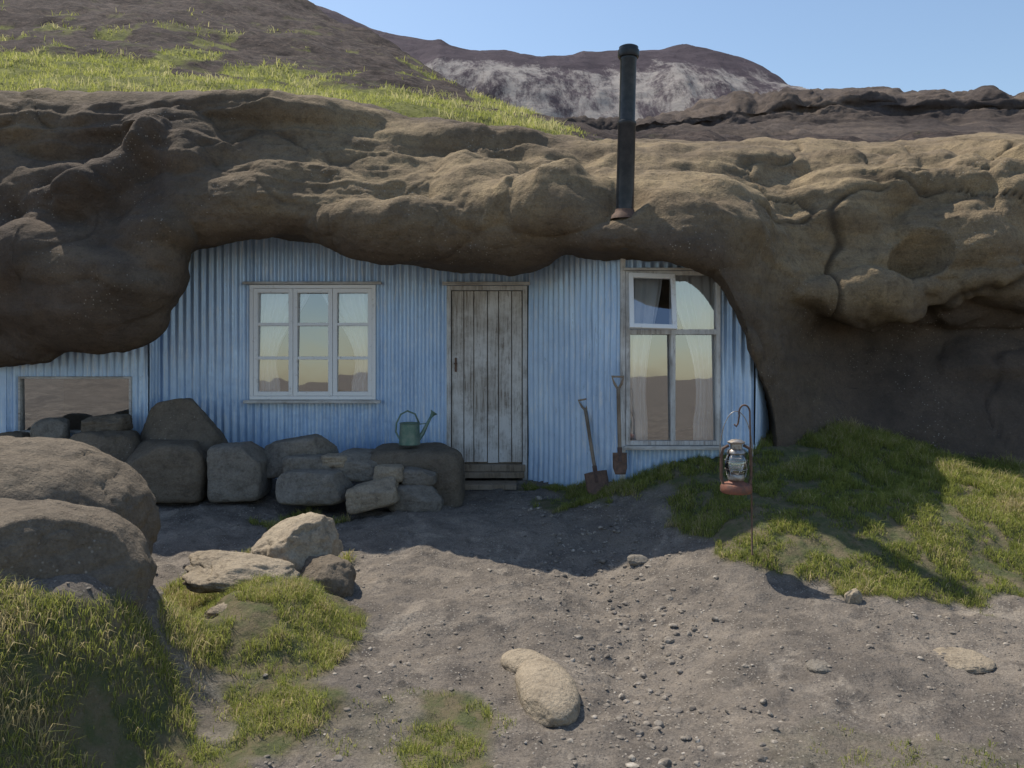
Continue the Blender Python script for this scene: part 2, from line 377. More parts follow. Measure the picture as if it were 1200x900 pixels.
for bx,by,rx,ry,am,an in bumps:
    a=math.radians(an); ux=(px-bx)*math.cos(a)+(py-by)*math.sin(a); uy=-(px-bx)*math.sin(a)+(py-by)*math.cos(a)
    r2=(ux/rx)**2+(uy/ry)**2; r2=r2*(1+.5*fbm(V*2.0,4,int(abs(bx)),.55))
    D+=am*np.clip(1-r2,0,1)**.8*(T>2.2)
V=V+N*D[...,None]
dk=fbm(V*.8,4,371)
dark=np.clip((470-px)/260,0,1)*np.clip(.85+dk*.5,0,1)*np.clip((T-1.5),.3,1)  # left face turned from the sun: its shade painted in as darker rock
dark=np.maximum(dark,right*np.clip((4.0-T)/.5,0,1)*np.clip(.95+dk*.6,0,1))  # shade of the lower right wall below the ledge, painted into the colour
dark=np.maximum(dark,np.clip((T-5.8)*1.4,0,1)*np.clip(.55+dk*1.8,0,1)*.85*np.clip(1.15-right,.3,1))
dark=np.maximum(dark,np.clip((4.3-T)/1.3,0,1)*.8)  # painted shade on the underside and lip of the overhang
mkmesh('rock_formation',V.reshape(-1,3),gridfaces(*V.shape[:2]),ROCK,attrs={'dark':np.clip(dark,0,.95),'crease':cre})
RPX=600+V[...,0]/V[...,1]*F; RPY=HZ-(V[...,2]-CZ)/V[...,1]*F
def rockhit(ax,ay):
    k=(np.abs(RPX-ax)<7)&(np.abs(RPY-ay)<9)&(T>2.5); d=V[k][:,1].min(); return float(d)
# hillside
hk={-900:[(150,8.3),(109,8.7),(90,12.5),(60,18),(10,28),(-70,45),(-110,62),(100,95)],
0:[(150,8.3),(109,8.7),(92,12.5),(60,18),(20,28),(-50,44),(-80,60),(100,95)],
200:[(150,8.3),(110,8.7),(97,12.5),(72,18),(30,28),(-20,42),(-35,56),(100,90)],
340:[(150,8.5),(117,8.9),(107,12.5),(85,19),(52,29),(12,41),(0,50),(110,85)],
450:[(160,8.9),(127,9.3),(117,12.5),(102,18),(84,26),(60,36),(50,43),(130,75)],
530:[(165,9.2),(138,9.7),(131,12.5),(123,17),(116,22),(109,28),(105,33),(150,60)],
640:[(175,9.3),(152,9.9),(150,12.5),(151,15),(151,18),(151,21),(151,25),(170,50)],
720:[(190,9.5),(170,10.2),(170,12.5),(170,15),(170,18),(170,21),(170,25),(180,50)],
1900:[(190,9.5),(174,10.2),(174,12.5),(174,15),(174,18),(174,21),(174,25),(180,50)]}
pxh=np.arange(-850,1850,4.0)
Vh,pxg,pyg,tsh=fan(hk,pxh,[8,24,40,40,30,24,14],5)
Nh=normals(Vh)
Dh=fbm(Vh*.35,4,101)*.35*np.interp(tsh,[0,1,2,4,6],[.1,.15,.7,1.5,1.5])[:,None]+fbm(Vh*2.2,4,111)*.10
Vh=Vh+Nh*Dh[...,None]
pyv=HZ-(Vh[...,2]-CZ)/Vh[...,1]*F
bound=np.interp(pxg,[-900,0,150,250,300,400,520,640,700],[45,50,64,82,70,90,112,148,158])
gn=fbm(Vh*np.array([.9,.5,.9]),4,121)
green=np.clip(((pyv-bound)/9+gn*3.2)*1.0,0,1)
green=np.maximum(green,np.clip((gn-.22)*8,0,1)*np.clip(1-(bound-pyv)/80,0,1))
green*=np.clip((700-pxg)/40,0,1)
m=Mt('hillside_ground',.95,0,.1)
c=m.mix(m.ramp(m.noise(.35,7,.7),[(.35,0),(.65,1)]),(.10,.074,.065),(.165,.125,.105))
c=m.mix(m.ramp(m.noise(3,7,.75),[(.42,.8),(.6,0)]),c,(.045,.037,.036))
c=m.mix(m.ramp(m.noise(.6,9,.8),[(.56,0),(.66,.5)]),c,(.16,.17,.07))
c=m.mix(m.ramp(m.noise(6,6,.8),[(.60,0),(.68,.7)]),c,(.24,.20,.17))
c=m.mix(m.ramp(m.attr('green'),[(.2,0),(.8,.9)]),c,m.mix(m.ramp(m.noise(2.5,6,.7),[(.35,0),(.65,1)]),(.13,.14,.05),(.34,.34,.10)))
m.col(c); n=m.bump(m.noise(1.5,8,.75),.9,.3); m.bump(m.noise(14,6,.7),.6,.05,n)
mkmesh('hillside',Vh.reshape(-1,3),gridfaces(*Vh.shape[:2]),m.m,attrs={'green':green.ravel()})
# distant mountain
sil=[(-900,40),(0,-40),(200,-20),(350,4),(400,22),(480,46),(560,62),(625,69),(700,64),(745,58),(800,56),(850,66),(900,90),(935,107),(1000,140),(1200,165),(1900,170)]
mk_={p:[(430,225),(300,232),(min(215,s+160),250),(s+(150-s)*.55 if s<140 else s+5,300),(s+(150-s)*.25 if s<140 else s+2,350),(s,420),(s+60,560),(300,700)] for p,s in sil}
pxm=np.arange(-800,1850,3.5)
Vm,a_,b_,tm=fan(mk_,pxm,[3,8,26,34,34,10,4],3)
Nm=normals(Vm)
rg=1-np.abs(vn(Vm*np.array([.04,.004,.006]),201))*2
Dm=(rg*4.5+fbm(Vm*np.array([.025,.008,.008]),4,211)*6+fbm(Vm*.14,4,215)*1.5)*np.interp(tm,[0,3,5,7],[.5,1,.4,.5])[:,None]
Vm=Vm+Nm*Dm[...,None]
m=Mt('mountain_scree',.95,0,.05)
c=m.mix(m.ramp(m.noise(.012,7,.7),[(.4,0),(.6,1)]),(.15,.12,.135),(.105,.085,.098))
c=m.mix(m.ramp(m.noise(1,9,.75,vec=m.map((.12,.03,.03))),[(.35,.45),(.6,0)]),c,(.065,.055,.065))
pat=m.noise(1,12,.80,vec=m.map((.06,.013,.02),(0,.25,0)),dist=.15); hz=m.n('ShaderNodeSeparateXYZ'); m.l(m.tc,hz.inputs[0])
band=m.ramp(m.math('DIVIDE',hz.outputs[2],200.0),[(.38,1),(.58,.97),(.76,.5)])
c=m.mix(m.ramp(m.math('MULTIPLY',pat,band),[(.43,0),(.53,.8)]),c,(.50,.455,.42)); m.col(c)
m.bump(m.noise(.08,9,.78),.9,5.0)
mkmesh('distant_mountain',Vm.reshape(-1,3),gridfaces(*Vm.shape[:2]),m.m)
# cliff ridge
sil=[(-200,190),(560,165),(640,151),(700,149),(745,146),(800,138),(868,121),(885,126),(925,113),(960,116),(1000,106),(1045,108),(1062,116),(1100,112),(1125,118),(1160,108),(1185,119),(1200,114),(1300,100),(1900,90)]
ck={p:[(420,40),(230,44),(172,52),(s+(172-s)*.5,66),(s+(172-s)*.30,70),(s+2.5,72),(s,95),(s+40,120),(300,150)] for p,s in sil}
Vc,pc,b_,tc_=fan(ck,np.arange(-180,1850,2.4),[3,8,24,34,34,20,6,3],2)
Nc=normals(Vc)
zc=Vc[...,2]*.9+fbm(Vc*.08,4,309)*2.2; fc_=zc-np.floor(zc)
cliffy=np.clip((1040-pc)/80,0.55,1)
Dc=(np.clip(fc_*1.4,0,1)-np.clip((fc_-.75)*4,0,1))*.65*cliffy*np.clip(fbm(Vc*.15,2,310)*2+.7,0,1)+(fbm(Vc*np.array([.45,.45,.18]),5,303,.6)*1.3*np.interp(tc_,[0,3,4,5,6],[.1,.4,1.1,.9,.3])[:,None]+fbm(Vc*.09,3,305)*1.3)*cliffy
Vc=Vc+Nc*Dc[...,None]
m=Mt('cliff_basalt',.95,0,.1)
c=m.mix(m.ramp(m.noise(.12,7,.7),[(.38,0),(.62,1)]),(.235,.18,.14),(.13,.105,.095))
s1=m.noise(1,6,.65,vec=m.map((.05,.05,.9))); c=m.mix(m.ramp(s1,[(.45,0),(.6,.8)]),c,(.085,.068,.062))
c=m.mix(m.ramp(m.noise(1.5,7,.8),[(.4,.5),(.55,0)]),c,(.06,.05,.047)); m.col(c)
m.bump(m.noise(.9,9,.8),.9,.6)
mkmesh('cliff_ridge',Vc.reshape(-1,3),gridfaces(*Vc.shape[:2]),m.m)

# ------------------------------------------------------------ grass
def blades(name,pos,L,Wd,val,mat,lean=.45,seg=2):
    n=len(pos); a=rng.uniform(0,2*math.pi,n); la=rng.uniform(0,2*math.pi,n); ln=rng.uniform(.1,lean*2,n)*L
    side=np.stack([np.cos(a),np.sin(a),np.zeros(n)],-1)*Wd[:,None]*.5
    ld=np.stack([np.cos(la),np.sin(la),np.zeros(n)],-1)
    up=np.array([0,0,1.0])
    mid=pos+ld*(ln*.35)[:,None]+up*(L*.6)[:,None]; tip=pos+ld*ln[:,None]+up*(L*np.sqrt(np.clip(1-(ln/L)**2*.5,.2,1)))[:,None]
    b=pos-up*.01
    V=np.stack([b-side,b+side,mid-side*.8,mid+side*.8,tip-side*.12,tip+side*.12],1).reshape(-1,3)
    i=np.arange(n)[:,None]*6
    Fq=np.concatenate([i+np.array([0,1,3,2]),i+np.array([2,3,5,4])],0)
    return mkmesh(name,V,Fq,mat,True,attrs={'gv':np.repeat(val,6)})
nc=1000000
x=rng.uniform(-3.2,5.6,nc); y=rng.uniform(1.8,7.6,nc)
keep=(x/y>-1.0)&(x/y<.95); x=x[keep];y=y[keep]; z=gz(x,y)
de,sp,ppx,ppy=masks(x,y,z)
p3=np.stack([x,y,np.zeros_like(x)],-1)
cl=fbm(p3*3.2,3,401); cl2=fbm(p3*11,2,405)
u=rng.uniform(0,1,len(x))
k=(de&(u<np.clip(.36+cl*1.8+cl2*1.3+.34*((ppx>760)),.02,1)))|(sp&(u<np.clip((cl2-.15)*.7,0,.4)))
k&=(y<4.6)|(u<.66)
x,y,z,cl,cl2,dd,ppx=x[k],y[k],z[k],cl[k],cl2[k],de[k],ppx[k]
L=rng.uniform(.015,.048,len(x))*(1+cl*1.2+cl2*.9)*np.where(dd,1,.6); L=np.clip(L,.010,.11)
L*=np.where((x>2.3)&(y>5.8),1.5,1)*np.where(y<3.4,.8,1)
val=np.clip(.42+cl*.6+cl2*.3+rng.normal(0,.22,len(x))+np.where(ppx<240,.04,0),0,1)
blades('grass',np.stack([x,y,z],-1),L,rng.uniform(.002,.0042,len(x))*np.where(y>4.6,1.5,1),val,GRASS,.75)
# hillside grass
nh=260000
r=rng.uniform(1.0,Vh.shape[0]-3,nh)**1.0; cc=rng.uniform(0,Vh.shape[1]-2,nh)
ri=r.astype(int);ci=cc.astype(int);fr=(r-ri)[:,None];fc=(cc-ci)[:,None]
pt=(Vh[ri,ci]*(1-fr)*(1-fc)+Vh[ri+1,ci]*fr*(1-fc)+Vh[ri,ci+1]*(1-fr)*fc+Vh[ri+1,ci+1]*fr*fc)
gg=green[ri,ci]; cl=fbm(pt*1.6,3,421); ok=(rng.uniform(0,1,nh)<gg*np.clip(.75+cl*1.3,.1,1))&(pt[:,1]<34)&(pxg[ri,ci]>-250)
pt=pt[ok]; cl=cl[ok]; n_=len(pt)
L=rng.uniform(.04,.11,n_)*(1+cl*1.8)*np.interp(pt[:,1],[8,30],[.7,1.6]); L=np.clip(L,.03,.4)
blades('hillside_grass',pt,L,rng.uniform(.008,.018,n_)*np.interp(pt[:,1],[8,30],[.7,2.2]),np.clip(.42+cl*1.2+rng.normal(0,.2,n_),0,1),HGRASS,.7)

# ------------------------------------------------------------ gravel + stones
def ico(k):
    bm=bmesh.new(); bmesh.ops.create_icosphere(bm,subdivisions=k,radius=1); bm.verts.ensure_lookup_table()
    a=np.array([v.co[:] for v in bm.verts]); b=np.array([[v.index for v in f.verts] for f in bm.faces]); bm.free(); return a,b
IV,IF=ico(2)
def scatter(name,x,y,s,mat):
    n=len(x); z=gz(x,y)
    sc3=s[:,None]*rng.uniform([.7,.7,.35],[1.3,1.3,.8],(n,3)); a=rng.uniform(0,6.28,n); ca,sa=np.cos(a),np.sin(a)
    dis=1+.28*vn(IV[None]*1.3+rng.uniform(0,100,(n,1,3)),5)
    v=IV[None]*dis[...,None]*sc3[:,None]
    vx=v[...,0]*ca[:,None]-v[...,1]*sa[:,None]; vy=v[...,0]*sa[:,None]+v[...,1]*ca[:,None]
    v=np.stack([vx+x[:,None],vy+y[:,None],v[...,2]+(z+sc3[:,2]*.05)[:,None]],-1).reshape(-1,3)
    f=(IF[None]+np.arange(n)[:,None,None]*len(IV)).reshape(-1,3)
    return mkmesh(name,v,f,mat,False)
n=30000; x=rng.uniform(-3,4.5,n); y=rng.uniform(2.2,7.0,n); z=gz(x,y,False); de,_,ppx,ppy=masks(x,y,z)
pth=np.exp(-((ppx-np.interp(ppy,[560,700,900],[640,740,790]))/np.interp(ppy,[560,900],[50,110]))**2)
cl=fbm(np.stack([x,y,x*0],-1)*1.5,3,501)
k=(~de)&(rng.uniform(0,1,n)<np.clip(.2+.9*pth+cl*.5,0,1)); x,y,pth=x[k],y[k],pth[k]
s=.003+.018*rng.uniform(0,1,len(x))**8.5*(.6+.7*pth)+.004*rng.uniform(0,1,len(x))
GRAV=Mt('gravel_stone',.9,0,.2); wn=GRAV.noise(25,2,.5); GRAV.col(GRAV.ramp(wn,[(.3,(.10,.088,.076)),(.5,(.21,.18,.15)),(.62,(.30,.26,.215)),(.74,(.48,.43,.37))])); GRAV.bump(GRAV.noise(150,4,.7),.4,.004)
scatter('gravel',x,y,s,GRAV.m)
B5=ico(5); B6=ico(6)
def boulder(x0,x1,y0,y1,d,mat,name='boulder',depth=None,sq=2.6,cuts=3,seed=1,rot=0,nz=.10,bury=.12,yaw=0,hi=False,drop=None):
    BV,BF=B6 if hi else B5
    cx=(x0+x1)/2; w=(x1-x0)/F*d/2; c=P(cx,(y0+y1)/2,d); h=(y1-y0)/F*d/2; dp=depth if depth else w*.8
    u=np.abs(BV)**sq; r=(u.sum(1))**(-1/sq); v=BV*r[:,None]
    r_=np.random.default_rng(seed)
    for _ in range(cuts):
        nn=r_.normal(0,1,3); nn[2]=abs(nn[2])*.7; nn/=np.linalg.norm(nn); dd=r_.uniform(.72,.98)*(1.0 if sq<4 else 1.15)
        ex=np.clip(v@nn-dd,0,None); v=v-nn*ex[:,None]*.95
    v=v*(1+nz*fbm(BV*1.4+seed*7,3,seed)[:,None]+nz*.5*fbm(BV*5+seed,4,seed+5)[:,None]-nz*.35*np.clip(1-np.abs(vn(BV*2.5+seed*3,seed+9))*9,0,1)[:,None])
    v=v/np.array([np.abs(v[:,0]).max(),np.abs(v[:,1]).max(),np.abs(v[:,2]).max()])
    v=v*np.array([w,dp,h*(1+bury)]); a=math.radians(rot)
    v=np.stack([v[:,0]*math.cos(a)-v[:,2]*math.sin(a),v[:,1],v[:,0]*math.sin(a)+v[:,2]*math.cos(a)],-1)
    a=math.radians(yaw); v=np.stack([v[:,0]*math.cos(a)-v[:,1]*math.sin(a),v[:,0]*math.sin(a)+v[:,1]*math.cos(a),v[:,2]],-1)
    if drop is not None: c[2]=gz([c[0]],[c[1]],False)[0]+h*(drop)+h*bury
    v+=c-np.array([0,0,h*bury]); return mkmesh(name,v,BF,mat)
boulder(-150,166,511,720,4.1,BOULD,depth=.75,seed=11,sq=2.3,cuts=2,nz=.08,hi=True)
boulder(-160,158,584,780,3.15,BOULD,depth=.5,seed=12,sq=2.4,cuts=2,nz=.09,hi=True)
boulder(166,274,466,560,7.35,BOULD,seed=21,depth=.4,sq=3,cuts=6,nz=.07,bury=.3)
boulder(78,168,504,560,7.05,BOULD,seed=22,depth=.35,sq=4.5,cuts=5,nz=.06,bury=.4)
boulder(38,86,488,520,7.3,BOULDG,seed=23,sq=2.2,cuts=2)
boulder(154,250,516,566,6.95,BOULD,seed=24,sq=9,depth=.28,cuts=2,nz=.05,rot=-2,bury=.4)
boulder(250,313,518,566,6.9,BOULDG,seed=25,sq=9,depth=.22,cuts=2,nz=.05,rot=2,bury=.4)
boulder(312,397,512,548,7.1,BOULDG,seed=26,sq=9,rot=10,depth=.22,cuts=4,nz=.05)
boulder(327,413,550,578,6.7,BOULDG,seed=27,sq=5,cuts=3,depth=.22,nz=.06,bury=.4)
boulder(406,468,564,588,6.55,BOULDL,seed=28,sq=7,depth=.16,rot=14,cuts=4,nz=.06,bury=.3)
boulder(392,462,528,550,7.0,BOULDG,seed=29,sq=8,depth=.25,cuts=3,nz=.05,rot=-3,bury=.5)
boulder(432,546,521,600,7.2,BOULD,seed=30,sq=9,depth=.4,cuts=3,nz=.05,bury=.3)
boulder(334,394,532,550,6.9,BOULDG,seed=31,sq=8,depth=.16,cuts=2,nz=.05,bury=.8)
boulder(438,474,545,562,6.7,BOULDL,seed=32,sq=7,cuts=3,nz=.05)
boulder(455,520,566,590,6.7,BOULDG,seed=33,sq=5,cuts=5,nz=.06,bury=.4)
boulder(470,512,548,566,6.75,BOULDG,seed=37,sq=6,cuts=3,nz=.06)
boulder(100,150,486,506,7.2,BOULD,seed=34,sq=6,cuts=3,rot=4)
boulder(-5,40,505,530,7.3,BOULD,seed=35)
boulder(372,410,532,545,6.85,BOULDL,seed=36,sq=6,cuts=3)
boulder(296,402,608,672,4.95,BOULDL,seed=41,sq=3.4,depth=.30,cuts=9,nz=.18,rot=14)
boulder(208,350,654,686,4.4,BOULDL,seed=42,sq=3.4,depth=.24,cuts=7,nz=.2,rot=-6)
boulder(335,415,655,705,4.7,BOULD,seed=43,sq=2.8,depth=.2,nz=.14,cuts=6)
boulder(240,290,706,726,3.9,BOULDL,seed=44,sq=2.6,nz=.14,cuts=5)
boulder(606,676,794,830,3.5,BOULDL,'stone',depth=.30,seed=45,sq=2.3,cuts=1,nz=.05,yaw=8,drop=.2)
boulder(594,645,770,792,3.80,BOULDL,'stone',depth=.17,seed=46,sq=2.2,cuts=0,nz=.05,yaw=38,drop=.0)
boulder(990,1010,694,716,4.5,BOULDL,'stone',seed=47,drop=.4)
boulder(735,760,645,656,5.4,BOULDG,'stone',seed=48,drop=.4)
boulder(1095,1160,753,764,3.9,BOULDL,'stone',seed=49,sq=2.2,depth=.14,drop=-.1)
boulder(945,975,773,784,3.7,BOULDG,'stone',seed=50,sq=2.2,depth=.07,drop=.2)

# ------------------------------------------------------------ house
H=empty('corrugated_iron_house',(0,0,0))
def corr(name,p0,p1,z0,z1,ph=0,mat=IRON,A=.013,per=.076):
    p0=np.array(p0,float);p1=np.array(p1,float); L=np.linalg.norm(p1-p0); t=(p1-p0)/L; nn=np.array([t[1],-t[0]])
    ns=max(4,int(L/per*10)); s=np.linspace(0,L,ns+1); nr=max(2,int((z1-z0)/.12)); zz=np.linspace(z0,z1,nr+1)
    S,Z=np.meshgrid(s,zz); q=np.stack([S,Z,np.full_like(S,ph)],-1)
    off=A*np.sin(2*math.pi*(S+ph)/per)+.012*fbm(q*1.5,2,601)+np.where(((S+ph)%.76)<.05,.006,0)
    V=np.stack([p0[0]+t[0]*S+nn[0]*off,p0[1]+t[1]*S+nn[1]*off,Z],-1)
    return mkmesh(name,V.reshape(-1,3),gridfaces(nr+1,ns+1),mat,True,H)
WY=7.7
def wx(px,d=WY): return (px-600)/F*d
def wz(py,d=WY): return CZ-(py-HZ)/F*d
wl,wr_,wt,wb=wx(294),wx(441),wz(334),wz(468)
X0=wx(172); XD0=wx(524); XD1=wx(620); TOP=2.78
corr('wall_left_of_window',(X0,WY),(wl,WY),0,TOP,0)
corr('wall_above_window',(wl,WY),(wr_,WY),wt,TOP,wl-X0)
corr('wall_below_window',(wl,WY),(wr_,WY),0,wb,wl-X0)
corr('wall_right_of_window',(wr_,WY),(XD0,WY),0,TOP,wr_-X0)
corr('wall_above_door',(XD0,WY),(XD1+.05,WY),wz(335),TOP,XD0-X0)
AY=7.5; ax0=wx(6,AY); ax1=wx(174,AY); lw0,lw1,lt,lb=wx(24,AY),wx(156,AY),wz(441,AY),wz(507,AY)
corr('annex_wall_top',(ax0,AY),(ax1,AY),lt,2.4,0); corr('annex_wall_bottom',(ax0,AY),(ax1,AY),0,lb,0)
corr('annex_wall_side',(lw1,AY),(ax1,AY),lb,lt,lw1-ax0); corr('annex_wall_edge',(ax0,AY),(lw0,AY),lb,lt,0)
corr('annex_return',(ax1,AY),(ax1,WY+.05),0,2.4,0)
# bay
BY=6.65; bx0=wx(731,BY); bx1=wx(884,BY); dl=(XD1,WY-.02)
b0,b1,bt,bb=wx(733,BY),wx(843,BY),wz(318,BY),wz(521,BY)
corr('bay_side_wall',dl,(bx0,BY),0,2.52,0)
corr('bay_above',(bx0,BY),(bx1,BY),bt,2.48,.02); corr('bay_below',(bx0,BY),(bx1,BY),.1,bb,.02)
corr('bay_right',(b1,BY),(bx1,BY),bb,bt,b1-bx0); corr('bay_end',(bx1,BY),(bx1+.35,BY+.6),.1,2.3,0)
g=Geo(); g.box(bx0-.030,bx0+.012,BY-.026,BY+.02,.2,bt+.25); g.make('bay_corner_strip',TRIM,H)
g=Geo(); g.box(ax0-.06,ax0+.03,AY-.03,AY+.05,.0,1.42); g.make('annex_corner_board',IRON,H)
g=Geo(); g.box(ax0-.3,wx(1000),9.0,9.05,-.1,2.7); g.make('room_back_wall',INT,H,0)
g=Geo(); g.box(ax0-.3,wx(1000),7.75,9.0,.25,.3); g.make('room_floor',INT,H,0)
# windows
def frame_geo(g,x0,x1,z0,z1,w,y0,y1,vb=(),hb=(),bw=.022,M=None):
    g.box(x0,x0+w,y0,y1,z0,z1,M); g.box(x1-w,x1,y0,y1,z0,z1,M)
    g.box(x0+w,x1-w,y0+.001,y1,z1-w,z1-.0005,M); g.box(x0+w,x1-w,y0+.001,y1,z0+.0005,z0+w,M)
    for v in vb: g.box(v-bw/2,v+bw/2,y0+.006,y1-.002,z0+w,z1-w,M)
    for h in hb: g.box(x0+w,x1-w,y0+.008,y1-.004,h-bw/2,h+bw/2,M)
def pane(name,x0,x1,z0,z1,y,M=None,tilt=0.0,yaw=0.0):
    v=[Vector(q) for q in ((x0,y,z0),(x1,y+yaw,z0),(x1,y+yaw+tilt,z1),(x0,y+tilt,z1))]
    if M is not None: v=[M@q for q in v]
    return mkmesh(name,[tuple(q) for q in v],[(0,1,2,3)],GLASS,False,H)
def curtain(name,x0,x1,z0,z1,y,tie=None,seed=0,den=14):
    n=90; nr=40; s=np.linspace(0,1,n); t=np.linspace(0,1,nr); S,T=np.meshgrid(s,t)
    w=(x1-x0); sh=np.ones_like(T)
    if tie: side,amt=tie; sh=1-amt*np.sin(np.clip((1-T)*1.15,0,1)*math.pi*.62)**1.5
    Xc=x0+S*w*sh if (not tie or tie[0]=='L') else x1-(1-S)*w*sh
    Yc=y+.018*np.sin(S*den*2*math.pi*.5+seed+1.3*np.sin(S*5+T))+.006*np.sin(S*37+T*3)
    return mkmesh(name,np.stack([Xc,Yc,z0+T*(z1-z0)],-1).reshape(-1,3),gridfaces(nr,n),CURT,True,H)
g=Geo(); frame_geo(g,wl,wr_,wb,wt,.035,WY-.045,WY+.05); g.make('window_outer_frame',WHITE,H)
g=Geo(); g.box(wl-.06,wr_+.06,WY-.075,WY-.015,wt+.004,wt+.030); g.make('window_drip_board',TRIMH,H)
g=Geo(); g.box(wl-.05,wr_+.05,WY-.085,WY-.015,wb-.034,wb-.004); g.make('window_sill',TRIMH,H)
tw=(wr_-wl-.07)/3
for i in range(3):
    a=wl+.035+i*tw+.002; b=a+tw-.004
    g=Geo(); z0,z1=wb+.037,wt-.037; frame_geo(g,a,b,z0,z1,.042,WY-.035,WY+.02,(),(z0+.02+(z1-z0)/3,z0+(z1-z0)*2/3),.03); g.make('casement',WHITE,H)
    pane('glass_pane',a+.04,b-.04,z0+.04,z1-.04,WY-.01,tilt=(.030,.034,.027)[i],yaw=(0,.003,-.002)[i])
zi0,zi1=wb+.03,wt-.02
curtain('curtain_left',wl+.02,wl+.58,zi0,zi1,WY+.085,('L',.62),1,12); curtain('curtain_right',wr_-.58,wr_-.02,zi0,zi1,WY+.085,('R',.62),2,12)
g=Geo(); frame_geo(g,lw0,lw1,lb,lt,.022,AY-.04,AY+.04); g.make('annex_window_frame',TRIMH,H)
pane('annex_glass',lw0+.02,lw1-.02,lb+.02,lt-.02,AY,tilt=-.006)
zm=wz(389,BY); xm=wx(788,BY)
g=Geo(); frame_geo(g,b0,b1,bb,bt,.035,BY-.04,BY+.05); g.box(b0+.035,b1-.035,BY-.038,BY+.045,zm-.022,zm+.022)
g.box(xm-.02,xm+.02,BY-.036,BY+.045,bb+.035,zm-.022); g.box(xm-.02,xm+.02,BY-.036,BY+.045,zm+.022,bt-.035); g.make('bay_window_frame',TRIM,H)
g=Geo(); g.box(b0-.02,b1+.03,BY-.08,BY-.015,bb-.036,bb-.004); g.box(b0-.03,b1+.03,BY-.07,BY-.015,bt+.004,bt+.026); g.make('bay_sill_and_drip',TRIMH,H)
pane('bay_glass_lower_left',b0+.03,xm-.015,bb+.03,zm-.02,BY-.015,tilt=.026,yaw=.022); pane('bay_glass_lower_right',xm+.015,b1-.03,bb+.03,zm-.02,BY-.015,tilt=.029,yaw=.018)
pane('bay_glass_upper_right',xm+.015,b1-.03,zm+.02,bt-.03,BY-.01,tilt=.008,yaw=.01)
Mo=Matrix.Translation((b0+.02,BY-.045,bt-.02))@Matrix.Rotation(math.radians(-20),4,'X')@Matrix.Rotation(math.radians(2),4,'Y')
g=Geo(); ow=xm-b0-.01; oh=bt-zm-.02; frame_geo(g,0,ow,-oh,0,.038,-.018,.018,M=Mo); g.make('open_casement',WHITE,H)
pane('open_casement_glass',.035,ow-.035,-oh+.035,-.035,0,M=Mo)
curtain('bay_curtain_left',b0+.02,b0+.34,bb+.0,bt-.02,BY+.10,('L',.45),3,8); curtain('bay_curtain_right',b1-.42,b1-.02,bb,bt-.02,BY+.10,('R',.6),4,10)
# door
dx0,dx1,dz0,dz1=wx(529),wx(612),wz(543),wz(341)
g=Geo(); g.box(dx0-.045,dx0-.004,WY-.03,WY+.1,.1,dz1+.05); g.box(dx1+.004,dx1+.05,WY-.03,WY+.1,.1,dz1+.05); g.box(dx0-.003,dx1+.003,WY-.028,WY+.1,dz1+.006,dz1+.05); g.make('door_frame',TRIM,H)
g=Geo(); g.box(wx(519),wx(621),WY-.07,WY-.015,dz1+.054,dz1+.088); g.make('door_lintel_board',TRIMH,H)
ws=np.array([1,.8,1.1,.9,1.05,.85]); ws=ws/ws.sum()*(dx1-dx0); xx=dx0
for i,w_ in enumerate(ws):
    g=Geo(); o=rng.uniform(-.005,.005); g.box(xx+.004,xx+w_-.004,WY+.005+o,WY+.03+o,dz0+rng.uniform(0,.015),dz1); ob=g.make('door_plank',DOORW,H,.004); xx+=w_
g=Geo(); g.box(dx0,dx1,WY+.04,WY+.06,dz0-.02,dz1); g.make('door_backing',DARKW,H)
g=Geo(); g.box(dx0+.04,dx1+.02,WY-.10,WY+.09,dz0-.13,dz0-.075); g.box(dx0+.06,dx1+.03,WY-.06,WY+.09,dz0-.072,dz0-.006);g.box(dx0+.12,dx1-.06,WY-.34,WY-.12,dz0-.20,dz0-.15); g.make('door_step_boards',DARKW,H)
g=Geo(); lzz=wz(425); g.box(dx0+.035,dx0+.055,WY-.012,WY+.004,lzz-.09,lzz+.05); g.box(dx0+.03,dx0+.06,WY-.045,WY-.03,lzz-.015,lzz+.0); g.box(dx0+.04,dx0+.05,WY-.03,WY-.012,lzz-.015,lzz); g.make('door_latch',RUST,H)

# ------------------------------------------------------------ flue
dpipe=rockhit(732,246)+.10
b=P(732,250,dpipe); t=P(737,54,dpipe)
S=empty('stove_pipe',b); hh=t[2]-b[2]; pr=.0108*dpipe; S.rotation_euler=(0,math.radians(1.4),0)
lathe('pipe',[(.0,-.3),(pr*1.08,-.3),(pr*1.08,.0),(pr*1.05,hh*.52),(pr*1.12,hh*.525),(pr*1.12,hh*.545),(pr*.96,hh*.55),(pr*.96,hh*.91),(pr,hh*.915),(pr,hh*.93),(.0,hh*.93)],BLACK,S)
lathe('cap',[(.0,hh*.93),(pr*1.2,hh*.93),(pr*1.28,hh*.94),(pr*1.28,hh*.972),(pr*1.15,hh*.975),(pr*1.15,hh*.992),(pr*.85,hh),(.0,hh)],BLACK,S)
lathe('flashing_collar',[(pr*1.7,-.05),(pr*1.55,-.02),(pr*1.2,.005),(pr*1.13,.03),(pr*1.0,.03)],RUST,S)

